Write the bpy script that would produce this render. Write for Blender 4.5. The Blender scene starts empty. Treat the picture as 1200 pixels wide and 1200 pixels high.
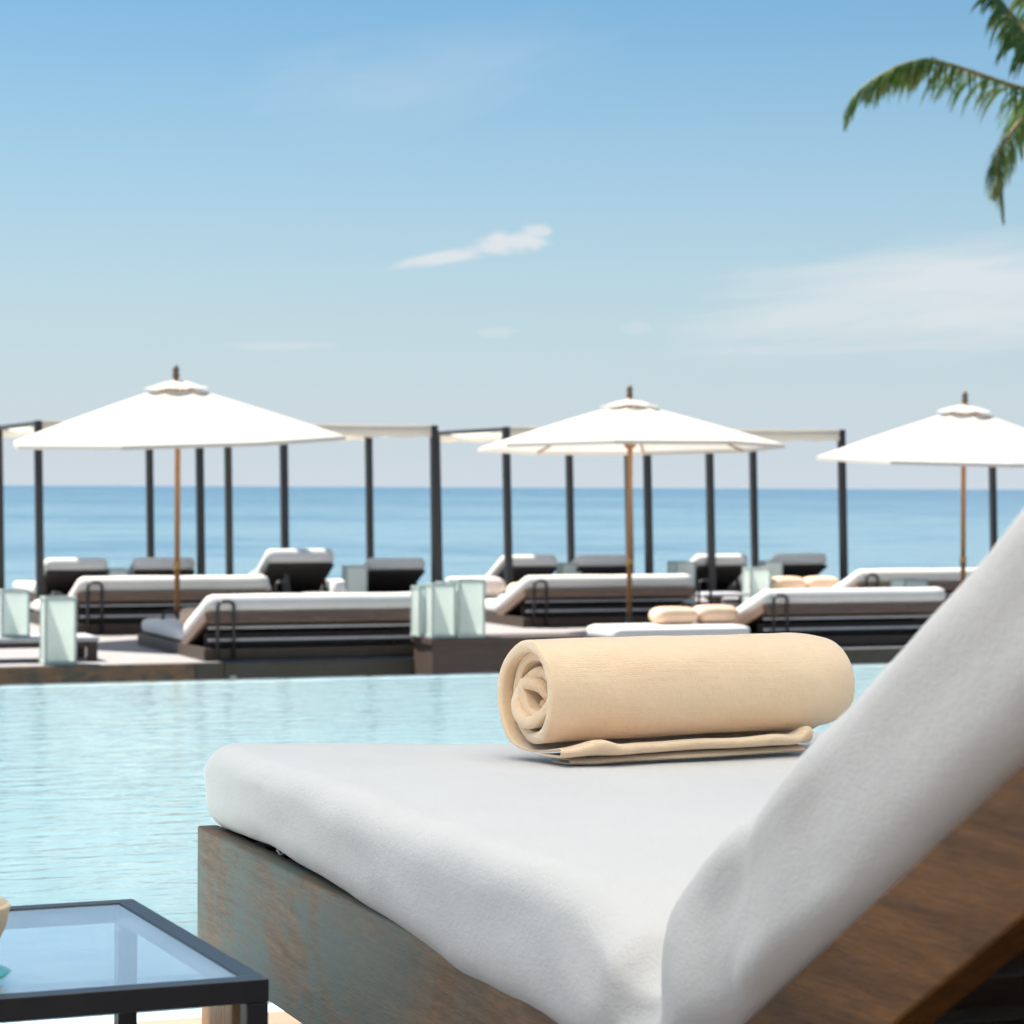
import bpy, bmesh, math, random
from mathutils import Vector, Matrix, noise
random.seed(7)
R = math.radians
sc = bpy.context.scene
COL = sc.collection
PI = math.pi

# ------------------------------------------------------------------ layout
F = 3000.0            # focal length in photo pixels (1200 px wide picture)
HC = 0.79             # camera height above the near pool deck
ROLL = 0.0042
YAW = R(21.3)         # pool, loungers and deck share this direction
EV = Vector((math.cos(YAW), math.sin(YAW), 0))
EU = Vector((-math.sin(YAW), math.cos(YAW), 0))
DZ = -0.585           # top of the timber deck beyond the pool
DO = Vector((-3.89, 19.46, 0))

def deck(v, u, z=DZ):
    p = DO + EV * v + EU * u
    return Vector((p.x, p.y, z))

def dv(px, u):
    """deck coordinate v at which a thing u metres from the deck front is seen at picture column px"""
    k = (px - 600) / F
    a = DO + EU * u
    return (k * a.y - a.x) / (EV.x - k * EV.y)

# ------------------------------------------------------------------ mesh helpers
class MB:
    def __init__(s):
        s.v = []; s.f = []
    def add(s, vs, fs):
        o = len(s.v)
        s.v += [Vector(p) for p in vs]
        s.f += [tuple(i + o for i in f) for f in fs]
        return s
    def box(s, c, d, rot=None):
        c = Vector(c); hx, hy, hz = d[0] / 2, d[1] / 2, d[2] / 2
        vs = [Vector((x, y, z)) for x in (-hx, hx) for y in (-hy, hy) for z in (-hz, hz)]
        if rot is not None: vs = [rot @ p for p in vs]
        return s.add([p + c for p in vs], [(0, 1, 3, 2), (4, 6, 7, 5), (0, 4, 5, 1), (2, 3, 7, 6), (0, 2, 6, 4), (1, 5, 7, 3)])
    def span(s, a, b):
        a = Vector(a); b = Vector(b)
        return s.box((a + b) / 2, (abs(b.x - a.x), abs(b.y - a.y), abs(b.z - a.z)))
    def bar(s, p, q, w, h, up=(0, 0, 1)):
        p = Vector(p); q = Vector(q); d = (q - p); L = d.length; d.normalize()
        up = Vector(up); x = d.cross(up).normalized(); z = x.cross(d).normalized()
        rot = Matrix((x, d, z)).transposed()
        return s.box((p + q) / 2, (w, L, h), rot)
    def tube(s, pts, r, n=8, caps=True):
        pts = [Vector(p) for p in pts]; m = len(pts)
        rr = r if callable(r) else (lambda t: r)
        vs = []; fs = []
        t0 = (pts[1] - pts[0]).normalized()
        ref = Vector((0, 0, 1)) if abs(t0.z) < .9 else Vector((1, 0, 0))
        nx = t0.cross(ref).normalized()
        for i, p in enumerate(pts):
            t = (pts[min(i + 1, m - 1)] - pts[max(i - 1, 0)]).normalized()
            nx = (nx - t * nx.dot(t)).normalized(); ny = t.cross(nx)
            rad = rr(i / (m - 1))
            for k in range(n):
                a = 2 * PI * k / n
                vs.append(p + (nx * math.cos(a) + ny * math.sin(a)) * rad)
        for i in range(m - 1):
            for k in range(n):
                fs.append((i * n + k, i * n + (k + 1) % n, (i + 1) * n + (k + 1) % n, (i + 1) * n + k))
        if caps:
            fs.append(tuple(range(n))[::-1]); fs.append(tuple((m - 1) * n + k for k in range(n)))
        return s.add(vs, fs)
    def lathe(s, prof, n=24, c=(0, 0, 0)):
        c = Vector(c); vs = []; fs = []
        for (r, z) in prof:
            for k in range(n):
                a = 2 * PI * k / n
                vs.append(c + Vector((r * math.cos(a), r * math.sin(a), z)))
        m = len(prof)
        for i in range(m - 1):
            for k in range(n):
                fs.append((i * n + k, i * n + (k + 1) % n, (i + 1) * n + (k + 1) % n, (i + 1) * n + k))
        if prof[0][0] > 1e-4: fs.append(tuple(range(n))[::-1])
        if prof[-1][0] > 1e-4: fs.append(tuple((m - 1) * n + k for k in range(n)))
        return s.add(vs, fs)
    def cushion(s, c, d, r, n=(10, 10, 4), rot=None, fn=None):
        """rounded pillow-like box"""
        c = Vector(c); D = Vector(d) / 2
        r = min(r, D.x * .98, D.y * .98, D.z * .98)
        bm = bmesh.new()
        def face(a0, a1, a2, sg):
            na, nb = n[a0], n[a1]; g = []
            for i in range(na + 1):
                row = []
                for j in range(nb + 1):
                    p = Vector((0, 0, 0))
                    def sp(t): return math.sin((t - .5) * PI) * .5 * .35 + (t - .5) * .65
                    p[a0] = 2 * D[a0] * sp(i / na); p[a1] = 2 * D[a1] * sp(j / nb); p[a2] = sg * D[a2]
                    row.append(bm.verts.new(p))
                g.append(row)
            for i in range(na):
                for j in range(nb):
                    q = [g[i][j], g[i + 1][j], g[i + 1][j + 1], g[i][j + 1]]
                    if sg < 0: q.reverse()
                    bm.faces.new(q)
        face(0, 1, 2, 1); face(0, 1, 2, -1); face(1, 2, 0, 1); face(1, 2, 0, -1); face(2, 0, 1, 1); face(2, 0, 1, -1)
        bmesh.ops.remove_doubles(bm, verts=bm.verts, dist=1e-5)
        I = D - Vector((r, r, r))
        for v in bm.verts:
            q = Vector([max(-I[k], min(I[k], v.co[k])) for k in range(3)])
            e = v.co - q
            if e.length > 1e-9: v.co = q + e.normalized() * min(r, e.length if e.length < r else r)
            if fn: v.co = fn(v.co.copy(), D)
        bm.verts.index_update()
        vs = [v.co.copy() for v in bm.verts]; fs = [tuple(v.index for v in f.verts) for f in bm.faces]
        bm.free()
        if rot is not None: vs = [rot @ p for p in vs]
        return s.add([p + c for p in vs], fs)
    def build(s, name, m, parent=None, bevel=0, smooth=False, fix=True, loc=None, rz=None):
        me = bpy.data.meshes.new(name)
        me.from_pydata([tuple(p) for p in s.v], [], s.f); me.update()
        if fix:
            bm = bmesh.new(); bm.from_mesh(me); bmesh.ops.recalc_face_normals(bm, faces=bm.faces); bm.to_mesh(me); bm.free()
        if smooth:
            me.polygons.foreach_set('use_smooth', [True] * len(me.polygons))
        me.materials.append(m)
        o = bpy.data.objects.new(name, me); COL.objects.link(o)
        if parent: o.parent = parent
        if loc is not None: o.location = loc
        if rz is not None: o.rotation_euler.z = rz
        if bevel:
            b = o.modifiers.new('bevel', 'BEVEL'); b.width = bevel; b.segments = 2; b.limit_method = 'ANGLE'
        return o

def tag(o, label=None, cat=None, group=None, kind=None):
    if label: o['label'] = label
    if cat: o['category'] = cat
    if group: o['group'] = group
    if kind: o['kind'] = kind
    return o

def thing(name, label, cat, loc=(0, 0, 0), rz=0, group=None):
    o = bpy.data.objects.new(name, None); o.empty_display_size = .2
    COL.objects.link(o); o.location = loc; o.rotation_euler.z = rz
    return tag(o, label, cat, group)

def dup(o, parent=None):
    c = o.copy(); COL.objects.link(c)
    if parent is not None: c.parent = parent
    for ch in list(o.children): dup(ch, c)
    return c

def place(proto, used, loc, rz, label, group=None):
    o = proto if not used[0] else dup(proto)
    used[0] = True
    o.location = loc; o.rotation_euler = (0, 0, rz); o['label'] = label
    if group: o['group'] = group
    return o

# ------------------------------------------------------------------ materials
def newmat(name):
    m = bpy.data.materials.new(name); m.use_nodes = True
    nt = m.node_tree; nt.nodes.clear()
    out = nt.nodes.new('ShaderNodeOutputMaterial')
    return m, nt, out
def N(nt, t, **kw):
    n = nt.nodes.new(t)
    for k, v in kw.items():
        if k in n.inputs: n.inputs[k].default_value = v
        else: setattr(n, k, v)
    return n
def L(nt, a, b): nt.links.new(a, b)
def coords(nt, scale=(1, 1, 1), rot=(0, 0, 0), out='Object'):
    tc = N(nt, 'ShaderNodeTexCoord'); mp = N(nt, 'ShaderNodeMapping')
    mp.inputs['Scale'].default_value = scale; mp.inputs['Rotation'].default_value = rot
    L(nt, tc.outputs[out], mp.inputs['Vector']); return mp.outputs['Vector']
def fbm(nt, vec, scale, detail=4, rough=.55, dist=0):
    n = N(nt, 'ShaderNodeTexNoise'); n.inputs['Scale'].default_value = scale
    n.inputs['Detail'].default_value = detail; n.inputs['Roughness'].default_value = rough
    n.inputs['Distortion'].default_value = dist
    L(nt, vec, n.inputs['Vector']); return n.outputs['Fac']
def ramp(nt, fac, stops):
    r = N(nt, 'ShaderNodeValToRGB'); e = r.color_ramp.elements
    while len(e) < len(stops): e.new(.5)
    for i, (p, c) in enumerate(stops):
        e[i].position = p; e[i].color = (*c, 1) if len(c) == 3 else c
    L(nt, fac, r.inputs['Fac']); return r.outputs['Color']
def mixc(nt, fac, a, b, mode='MIX'):
    m = N(nt, 'ShaderNodeMix'); m.data_type = 'RGBA'; m.blend_type = mode
    for val, idx in ((fac, 0), (a, 6), (b, 7)):
        if hasattr(val, 'is_linked'): L(nt, val, m.inputs[idx])
        else: m.inputs[idx].default_value = val if idx == 0 else (*val, 1)
    return m.outputs[2]
def math_(nt, op, a, b=None, clamp=False):
    m = N(nt, 'ShaderNodeMath'); m.operation = op; m.use_clamp = clamp
    for i, v in enumerate((a, b)):
        if v is None: continue
        if hasattr(v, 'is_linked'): L(nt, v, m.inputs[i])
        else: m.inputs[i].default_value = v
    return m.outputs[0]
def bump(nt, h, strength=.3, dist=.01, normal=None):
    b = N(nt, 'ShaderNodeBump'); b.inputs['Strength'].default_value = strength; b.inputs['Distance'].default_value = dist
    L(nt, h, b.inputs['Height'])
    if normal is not None: L(nt, normal, b.inputs['Normal'])
    return b.outputs['Normal']
def simple(name, c1, c2=None, rough=.6, scale=8, stretch=(1, 1, 1), metal=0, bmp=0, bscale=60, spec=.5, sheen=0):
    m, nt, out = newmat(name)
    p = N(nt, 'ShaderNodeBsdfPrincipled'); p.inputs['Roughness'].default_value = rough
    p.inputs['Metallic'].default_value = metal; p.inputs['Specular IOR Level'].default_value = spec
    p.inputs['Sheen Weight'].default_value = sheen
    vec = coords(nt, stretch)
    col = ramp(nt, fbm(nt, vec, scale, 6), [(.3, c1), (.7, c2 or tuple(min(1, x * 1.12) for x in c1))])
    L(nt, col, p.inputs['Base Color'])
    if bmp: L(nt, bump(nt, fbm(nt, vec, bscale, 3), bmp, .004), p.inputs['Normal'])
    L(nt, p.outputs[0], out.inputs[0]); return m

def cloth(name, c, weave=0, trans=0., bmp=.25, blotch=.06, sheen=.15, lump=.0):
    m, nt, out = newmat(name)
    vec = coords(nt)
    h = fbm(nt, vec, 330, 3, .75)
    fuzz = fbm(nt, vec, 90, 4, .7)
    h = math_(nt, 'ADD', h, math_(nt, 'MULTIPLY', fuzz, .8))
    if weave:
        for dr, k in (('Z', .22), ('X', .22), ('Y', .18)):
            w1 = N(nt, 'ShaderNodeTexWave'); w1.inputs['Scale'].default_value = weave; w1.bands_direction = dr
            w1.inputs['Distortion'].default_value = 2.2; w1.inputs['Detail'].default_value = 2; w1.inputs['Detail Scale'].default_value = 1.2
            L(nt, vec, w1.inputs['Vector']); h = math_(nt, 'ADD', h, math_(nt, 'MULTIPLY', w1.outputs['Fac'], k))
    col = ramp(nt, fbm(nt, vec, 5, 5), [(.3, tuple(x * (1 - blotch) for x in c)), (.7, tuple(min(.9, x * (1 + blotch * .4)) for x in c))])
    if weave or bmp > .3: col = mixc(nt, math_(nt, 'MULTIPLY', fuzz, .3), col, tuple(x * .80 for x in c))
    nrm = bump(nt, h, bmp, .0015)
    if lump: nrm = bump(nt, fbm(nt, vec, 14, 3), lump, .02, nrm)
    p = N(nt, 'ShaderNodeBsdfPrincipled'); p.inputs['Roughness'].default_value = .9; p.inputs['Specular IOR Level'].default_value = .15
    p.inputs['Sheen Weight'].default_value = sheen
    L(nt, col, p.inputs['Base Color']); L(nt, nrm, p.inputs['Normal'])
    sh = p.outputs[0]
    if trans:
        t = N(nt, 'ShaderNodeBsdfTranslucent'); L(nt, col, t.inputs['Color']); L(nt, nrm, t.inputs['Normal'])
        mx = N(nt, 'ShaderNodeMixShader'); mx.inputs[0].default_value = trans
        L(nt, sh, mx.inputs[1]); L(nt, t.outputs[0], mx.inputs[2]); sh = mx.outputs[0]
    L(nt, sh, out.inputs[0]); return m

def wood(name, dark, light, patina=None, along='Y', rough=.55, scale=1., patmask=None, stain=0.):
    m, nt, out = newmat(name)
    st = {'X': (1.2, 14, 14), 'Y': (14, 1.2, 14), 'Z': (14, 14, 1.2)}[along]
    vec = coords(nt, st); iso = coords(nt)
    g0 = fbm(nt, vec, 3 * scale, 8, .62, .7)
    g1 = fbm(nt, vec, 9 * scale, 8, .7, .6)
    g = math_(nt, 'ADD', math_(nt, 'MULTIPLY', g0, .55), math_(nt, 'MULTIPLY', g1, .45))
    fine = ramp(nt, fbm(nt, vec, 26 * scale, 4, .7), [(.40, (0, 0, 0)), (.68, (1, 1, 1))])
    col = ramp(nt, g, [(.34, dark), (.5, tuple((a + b) / 2 for a, b in zip(dark, light))), (.66, light)])
    col = mixc(nt, math_(nt, 'MULTIPLY', fine, .45), col, tuple(x * .55 for x in dark))
    if patina:
        a = fbm(nt, iso, 4.2, 5, .6, .8)
        b = fbm(nt, vec, 5, 5, .7)
        k = math_(nt, 'MULTIPLY', math_(nt, 'ADD', a, math_(nt, 'MULTIPLY', b, .35)), 1)
        mask = N(nt, 'ShaderNodeMapRange'); mask.inputs[1].default_value = .605; mask.inputs[2].default_value = .80
        L(nt, k, mask.inputs[0]); mk = mask.outputs[0]
        if patmask:                       # worn paint is left mostly at the foot end of the board
            sx = N(nt, 'ShaderNodeSeparateXYZ'); L(nt, iso, sx.inputs[0])
            mr = N(nt, 'ShaderNodeMapRange'); mr.inputs[1].default_value = patmask[0]; mr.inputs[2].default_value = patmask[1]
            L(nt, sx.outputs[1], mr.inputs[0]); mk = math_(nt, 'MULTIPLY', mk, mr.outputs[0])
        col = mixc(nt, mk, col, patina)
        gm = ramp(nt, fbm(nt, iso, 9, 6, .7), [(.42, (0, 0, 0)), (.62, (1, 1, 1))])
        col = mixc(nt, math_(nt, 'MULTIPLY', math_(nt, 'MULTIPLY', gm, .5), mk if patmask else .6), col, tuple(x * .7 + .02 for x in patina))
    if stain:
        sm = ramp(nt, fbm(nt, iso, 2.6, 6, .65), [(.45, (0, 0, 0)), (.7, (1, 1, 1))])
        col = mixc(nt, math_(nt, 'MULTIPLY', sm, stain), col, tuple(x * .4 for x in dark))
    p = N(nt, 'ShaderNodeBsdfPrincipled'); p.inputs['Roughness'].default_value = rough; p.inputs['Specular IOR Level'].default_value = .35
    L(nt, col, p.inputs['Base Color'])
    L(nt, bump(nt, math_(nt, 'ADD', g, fine), .25, .003), p.inputs['Normal'])
    L(nt, p.outputs[0], out.inputs[0]); return m

M = {}
M['mattress'] = cloth('white_cotton', (.655, .632, .60), 0, 0, .8, .03, .25, .12)
M['far_mattress'] = cloth('white_mattress', (.66, .645, .62), 0, 0, .1, .03, .1)
M['towel'] = cloth('beige_towel', (.95, .672, .43), 105, 0, .8, .05, .5, .35)
M['canvas'] = cloth('parasol_canvas', (.61, .59, .545), 0, .30, .1, .02, 0)
M['shade_canvas'] = cloth('shade_canvas', (.94, .925, .90), 0, .77, .1, .02, 0)
M['pergola_cloth'] = cloth('pergola_cloth', (.74, .69, .60), 0, .35, .1, .05, 0)
M['peach'] = cloth('peach_cushion', (.75, .52, .37), 0, 0, .1, .08, .1)
M['green_cloth'] = cloth('green_cushion', (.42, .52, .36), 0, 0, .1, .08, .1)
M['wood_rail'] = wood('weathered_teak', (.08, .040, .018), (.27, .155, .075), (.075, .155, .148), 'Y', .6, 1, (-1.5, -.1))
M['wood_back'] = wood('oiled_teak', (.070, .025, .004), (.27, .108, .020), None, 'Y', .45, .8, None, .6)
M['wood_leg'] = wood('teak_leg', (.16, .09, .045), (.36, .22, .12), None, 'Z', .6)
M['wood_dark'] = wood('dark_frame_wood', (.030, .020, .014), (.10, .066, .046), None, 'X', .5)
M['wood_slat'] = wood('slat_wood', (.11, .07, .05), (.27, .18, .135), None, 'X', .5)
M['deck_top'] = wood('grey_decking', (.22, .205, .205), (.36, .34, .345), None, 'X', .7, .6)
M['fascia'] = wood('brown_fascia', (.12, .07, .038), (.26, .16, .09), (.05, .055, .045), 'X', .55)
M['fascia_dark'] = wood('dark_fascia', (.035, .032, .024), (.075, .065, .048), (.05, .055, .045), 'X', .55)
M['plinth'] = wood('plinth_wood', (.055, .038, .032), (.10, .072, .06), None, 'X', .55)
M['pole'] = wood('parasol_pole_wood', (.36, .16, .055), (.55, .28, .11), None, 'Z', .4)
M['black'] = simple('black_metal', (.012, .012, .014), (.02, .02, .023), .35, 20, spec=.5)
M['post'] = simple('dark_post_paint', (.010, .011, .014), (.020, .020, .024), .45, 6, (1, 1, .3))
M['brass'] = simple('brass', (.45, .28, .1), None, .35, 10, metal=1)
M['finial'] = simple('dark_finial_wood', (.10, .07, .045), (.16, .11, .07), .5, 20)
M['panel'] = simple('woven_panel_and_shade', (.018, .016, .015), (.035, .03, .028), .7, 40, bmp=.3)  # dark backs and skirt; also the painted shade under far daybed backrests
M['grey'] = simple('grey_table_top', (.35, .35, .38), (.45, .45, .47), .5, 10)
M['ceramic'] = simple('beige_ceramic', (.55, .42, .26), (.63, .50, .33), .5, 12, bmp=.15)
M['teal'] = simple('teal_glaze', (.05, .34, .34), (.08, .42, .40), .2, 12)
M['whitepot'] = simple('white_glaze', (.70, .68, .65), (.78, .76, .73), .4, 12)
M['deck_stone'] = simple('tan_stone', (.205, .15, .11), (.28, .215, .16), .8, 3, bmp=.3, bscale=90)
M['weir'] = simple('pale_weir_stone', (.40, .47, .48), (.48, .54, .55), .5, 6)
M['terrace'] = simple('grey_stone', (.30, .28, .26), (.40, .38, .35), .8, 3, bmp=.2)
M['sandm'] = simple('beach_sand', (.50, .42, .32), (.60, .51, .40), .9, 2, bmp=.2)
M['metal_lantern'] = simple('pale_lantern_metal', (.30, .37, .35), (.40, .47, .44), .4, 15)

# striped cloth for the bag
def stripes():
    m, nt, out = newmat('striped_cloth'); vec = coords(nt)
    w = N(nt, 'ShaderNodeTexWave'); w.inputs['Scale'].default_value = 9; L(nt, vec, w.inputs['Vector'])
    col = ramp(nt, w.outputs['Fac'], [(.0, (.75, .70, .62)), (.42, (.78, .55, .25)), (.6, (.75, .72, .66)), (.85, (.22, .25, .42))])
    p = N(nt, 'ShaderNodeBsdfPrincipled'); p.inputs['Roughness'].default_value = .9
    L(nt, col, p.inputs['Base Color']); L(nt, p.outputs[0], out.inputs[0]); return m
M['stripes'] = stripes()

def frosted():
    m, nt, out = newmat('frosted_glass')
    vec = coords(nt)
    col = ramp(nt, fbm(nt, vec, 6, 3), [(.3, (.80, .865, .84)), (.7, (.87, .915, .895))])
    d = N(nt, 'ShaderNodeBsdfDiffuse'); L(nt, col, d.inputs['Color'])
    t = N(nt, 'ShaderNodeBsdfTranslucent'); L(nt, col, t.inputs['Color'])
    g = N(nt, 'ShaderNodeBsdfGlossy'); g.inputs['Roughness'].default_value = .25
    tr = N(nt, 'ShaderNodeBsdfTransparent'); L(nt, col, tr.inputs['Color'])
    a = N(nt, 'ShaderNodeMixShader'); a.inputs[0].default_value = .55; L(nt, d.outputs[0], a.inputs[1]); L(nt, t.outputs[0], a.inputs[2])
    b = N(nt, 'ShaderNodeMixShader'); b.inputs[0].default_value = .22; L(nt, a.outputs[0], b.inputs[1]); L(nt, tr.outputs[0], b.inputs[2])
    c = N(nt, 'ShaderNodeMixShader'); c.inputs[0].default_value = .07; L(nt, b.outputs[0], c.inputs[1]); L(nt, g.outputs[0], c.inputs[2])
    L(nt, c.outputs[0], out.inputs[0]); return m
M['frosted'] = frosted()

def table_glass():
    m, nt, out = newmat('table_glass')
    vec = coords(nt)
    fr = N(nt, 'ShaderNodeFresnel'); fr.inputs['IOR'].default_value = 1.75
    g = N(nt, 'ShaderNodeBsdfGlossy'); g.inputs['Roughness'].default_value = .03; g.inputs['Color'].default_value = (.95, .97, 1, 1)
    t = N(nt, 'ShaderNodeBsdfTransparent'); t.inputs['Color'].default_value = (.88, .94, .97, 1)
    d = N(nt, 'ShaderNodeBsdfDiffuse'); d.inputs['Color'].default_value = (.70, .78, .85, 1)
    haze = ramp(nt, fbm(nt, vec, 12, 5), [(.35, (.20, .20, .20)), (.7, (.29, .29, .29))])
    a = N(nt, 'ShaderNodeMixShader'); L(nt, haze, a.inputs[0]); L(nt, t.outputs[0], a.inputs[1]); L(nt, d.outputs[0], a.inputs[2])
    ge = N(nt, 'ShaderNodeNewGeometry'); ff = math_(nt, 'MULTIPLY', fr.outputs[0], math_(nt, 'SUBTRACT', 1.0, ge.outputs['Backfacing']))
    b = N(nt, 'ShaderNodeMixShader'); L(nt, ff, b.inputs[0]); L(nt, a.outputs[0], b.inputs[1]); L(nt, g.outputs[0], b.inputs[2])
    L(nt, b.outputs[0], out.inputs[0]); return m
M['table_glass'] = table_glass()

def pool_water():
    m, nt, out = newmat('pool_water')
    vec = coords(nt, (1, 1, 1), (0, 0, R(-14)), 'Object')
    v1 = coords(nt, (.9, 2.2, 1), (0, 0, R(-10)))
    v2 = coords(nt, (.9, 2.0, 1), (0, 0, R(-30)))
    h = math_(nt, 'ADD', math_(nt, 'MULTIPLY', fbm(nt, v1, 5.5, 2, .5, .6), 1.0), math_(nt, 'MULTIPLY', fbm(nt, v2, 11, 2, .5, .4), .42))
    patch = ramp(nt, fbm(nt, coords(nt), .45, 3), [(.35, (.35, .35, .35)), (.65, (1, 1, 1))])
    nrm = bump(nt, math_(nt, 'MULTIPLY', h, patch), .27, .045)
    fr = N(nt, 'ShaderNodeFresnel'); fr.inputs['IOR'].default_value = 1.33; L(nt, nrm, fr.inputs['Normal'])
    g = N(nt, 'ShaderNodeBsdfGlossy'); g.inputs['Roughness'].default_value = .11; L(nt, nrm, g.inputs['Normal'])
    t = N(nt, 'ShaderNodeBsdfTransparent'); t.inputs['Color'].default_value = (.88, .98, 1.0, 1)
    b = N(nt, 'ShaderNodeMixShader'); L(nt, fr.outputs[0], b.inputs[0]); L(nt, t.outputs[0], b.inputs[1]); L(nt, g.outputs[0], b.inputs[2])
    L(nt, b.outputs[0], out.inputs[0]); return m
M['pool_water'] = pool_water()

def pool_tile():
    m, nt, out = newmat('pool_tile')
    vec = coords(nt)
    vo = N(nt, 'ShaderNodeTexVoronoi'); vo.inputs['Scale'].default_value = 2.2; vo.feature = 'SMOOTH_F1'
    ds = N(nt, 'ShaderNodeVectorMath'); ds.operation = 'ADD'
    L(nt, vec, vo.inputs['Vector'])
    br = N(nt, 'ShaderNodeTexBrick'); br.offset = 0; br.inputs['Scale'].default_value = 4; br.inputs['Mortar Size'].default_value = .012
    br.inputs['Brick Width'].default_value = .5; br.inputs['Row Height'].default_value = .5
    br.inputs['Color1'].default_value = (.86, .91, .92, 1); br.inputs['Color2'].default_value = (.88, .925, .935, 1); br.inputs['Mortar'].default_value = (.74, .82, .84, 1)
    L(nt, vec, br.inputs['Vector'])
    p = N(nt, 'ShaderNodeBsdfPrincipled'); p.inputs['Roughness'].default_value = .4
    L(nt, br.outputs['Color'], p.inputs['Base Color']); L(nt, p.outputs[0], out.inputs[0]); return m
M['pool_tile'] = pool_tile()

def sea_mat():
    m, nt, out = newmat('sea_water')
    v1 = coords(nt, (.35, 1, 1), (0, 0, R(8)))
    h = math_(nt, 'ADD', fbm(nt, v1, .55, 5, .6), math_(nt, 'MULTIPLY', fbm(nt, v1, 2.2, 3, .6), .35))
    nrm = bump(nt, h, .8, .9)
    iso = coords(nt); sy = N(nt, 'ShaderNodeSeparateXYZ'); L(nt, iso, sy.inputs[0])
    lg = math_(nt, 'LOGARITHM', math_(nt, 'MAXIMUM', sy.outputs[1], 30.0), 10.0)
    mr = N(nt, 'ShaderNodeMapRange'); mr.inputs[1].default_value = 1.9; mr.inputs[2].default_value = 3.3; L(nt, lg, mr.inputs[0])   # near water painted lighter, in place of view-angle and wave-slope brightening
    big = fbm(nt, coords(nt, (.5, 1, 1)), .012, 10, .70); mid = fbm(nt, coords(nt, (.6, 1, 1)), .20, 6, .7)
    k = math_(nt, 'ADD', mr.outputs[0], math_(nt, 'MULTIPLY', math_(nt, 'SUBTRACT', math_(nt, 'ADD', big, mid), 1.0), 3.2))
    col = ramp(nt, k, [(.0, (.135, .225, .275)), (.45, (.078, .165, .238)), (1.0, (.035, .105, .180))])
    p = N(nt, 'ShaderNodeBsdfPrincipled'); p.inputs['Roughness'].default_value = .18; p.inputs['IOR'].default_value = 1.33
    L(nt, col, p.inputs['Base Color']); L(nt, nrm, p.inputs['Normal'])
    L(nt, p.outputs[0], out.inputs[0]); return m
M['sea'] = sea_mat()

def leaf_mat():
    m, nt, out = newmat('palm_leaf')
    vec = coords(nt)
    col = ramp(nt, fbm(nt, vec, 2.2, 4), [(.3, (.040, .090, .018)), (.52, (.085, .150, .03)), (.74, (.21, .19, .065))])
    p = N(nt, 'ShaderNodeBsdfPrincipled'); p.inputs['Roughness'].default_value = .45
    t = N(nt, 'ShaderNodeBsdfTranslucent'); L(nt, col, t.inputs['Color']); L(nt, col, p.inputs['Base Color'])
    a = N(nt, 'ShaderNodeMixShader'); a.inputs[0].default_value = .3; L(nt, p.outputs[0], a.inputs[1]); L(nt, t.outputs[0], a.inputs[2])
    L(nt, a.outputs[0], out.inputs[0]); return m
M['leaf'] = leaf_mat()
M['trunk'] = simple('palm_trunk', (.16, .12, .09), (.26, .21, .16), .85, 5, (1, 1, 6), bmp=.4)
M['spine'] = simple('palm_rachis', (.14, .11, .04), (.22, .17, .07), .6, 5)

# ------------------------------------------------------------------ camera
cam = bpy.data.cameras.new('camera'); co = bpy.data.objects.new('camera', cam); COL.objects.link(co)
co.location = (0, 0, HC)
co.rotation_euler = (Matrix.Rotation(R(90), 3, 'X') @ Matrix.Rotation(ROLL, 3, 'Z')).to_euler()
cam.sensor_width = 36; cam.lens = F / 1200 * 36; cam.shift_y = -29 / 1200
cam.clip_start = .05; cam.clip_end = 60000
cam.dof.use_dof = True; cam.dof.focus_distance = 3.5; cam.dof.aperture_fstop = 13
sc.camera = co

# ------------------------------------------------------------------ light and sky
SUN = Vector((-.40, .20, .89)).normalized()
sun = bpy.data.lights.new('sun', 'SUN'); so = bpy.data.objects.new('sun', sun); COL.objects.link(so)
sun.energy = 5.0; sun.angle = R(.55); sun.color = (1, .94, .84)
so.rotation_euler = SUN.to_track_quat('Z', 'Y').to_euler(); so.location = (-20, 20, 40)

w = bpy.data.worlds.new('World'); sc.world = w; w.use_nodes = True
nt = w.node_tree; nt.nodes.clear()
wo = N(nt, 'ShaderNodeOutputWorld'); bg = N(nt, 'ShaderNodeBackground'); bg.inputs['Strength'].default_value = .05
sky = N(nt, 'ShaderNodeTexSky'); sky.sky_type = 'NISHITA'; sky.sun_disc = False
sky.sun_elevation = math.asin(SUN.z); sky.sun_rotation = math.atan2(SUN.x, SUN.y)
sky.altitude = 0; sky.air_density = 1.0; sky.dust_density = .6; sky.ozone_density = 2.0
tc = N(nt, 'ShaderNodeTexCoord'); sx = N(nt, 'ShaderNodeSeparateXYZ'); L(nt, tc.outputs['Generated'], sx.inputs[0])
yy = math_(nt, 'MAXIMUM', sx.outputs[1], .05)
cu = math_(nt, 'DIVIDE', sx.outputs[0], yy); cv = math_(nt, 'DIVIDE', sx.outputs[2], yy)     # tangent-plane sky coordinates
cx = N(nt, 'ShaderNodeCombineXYZ'); L(nt, cu, cx.inputs[0]); L(nt, cv, cx.inputs[1])
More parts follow.
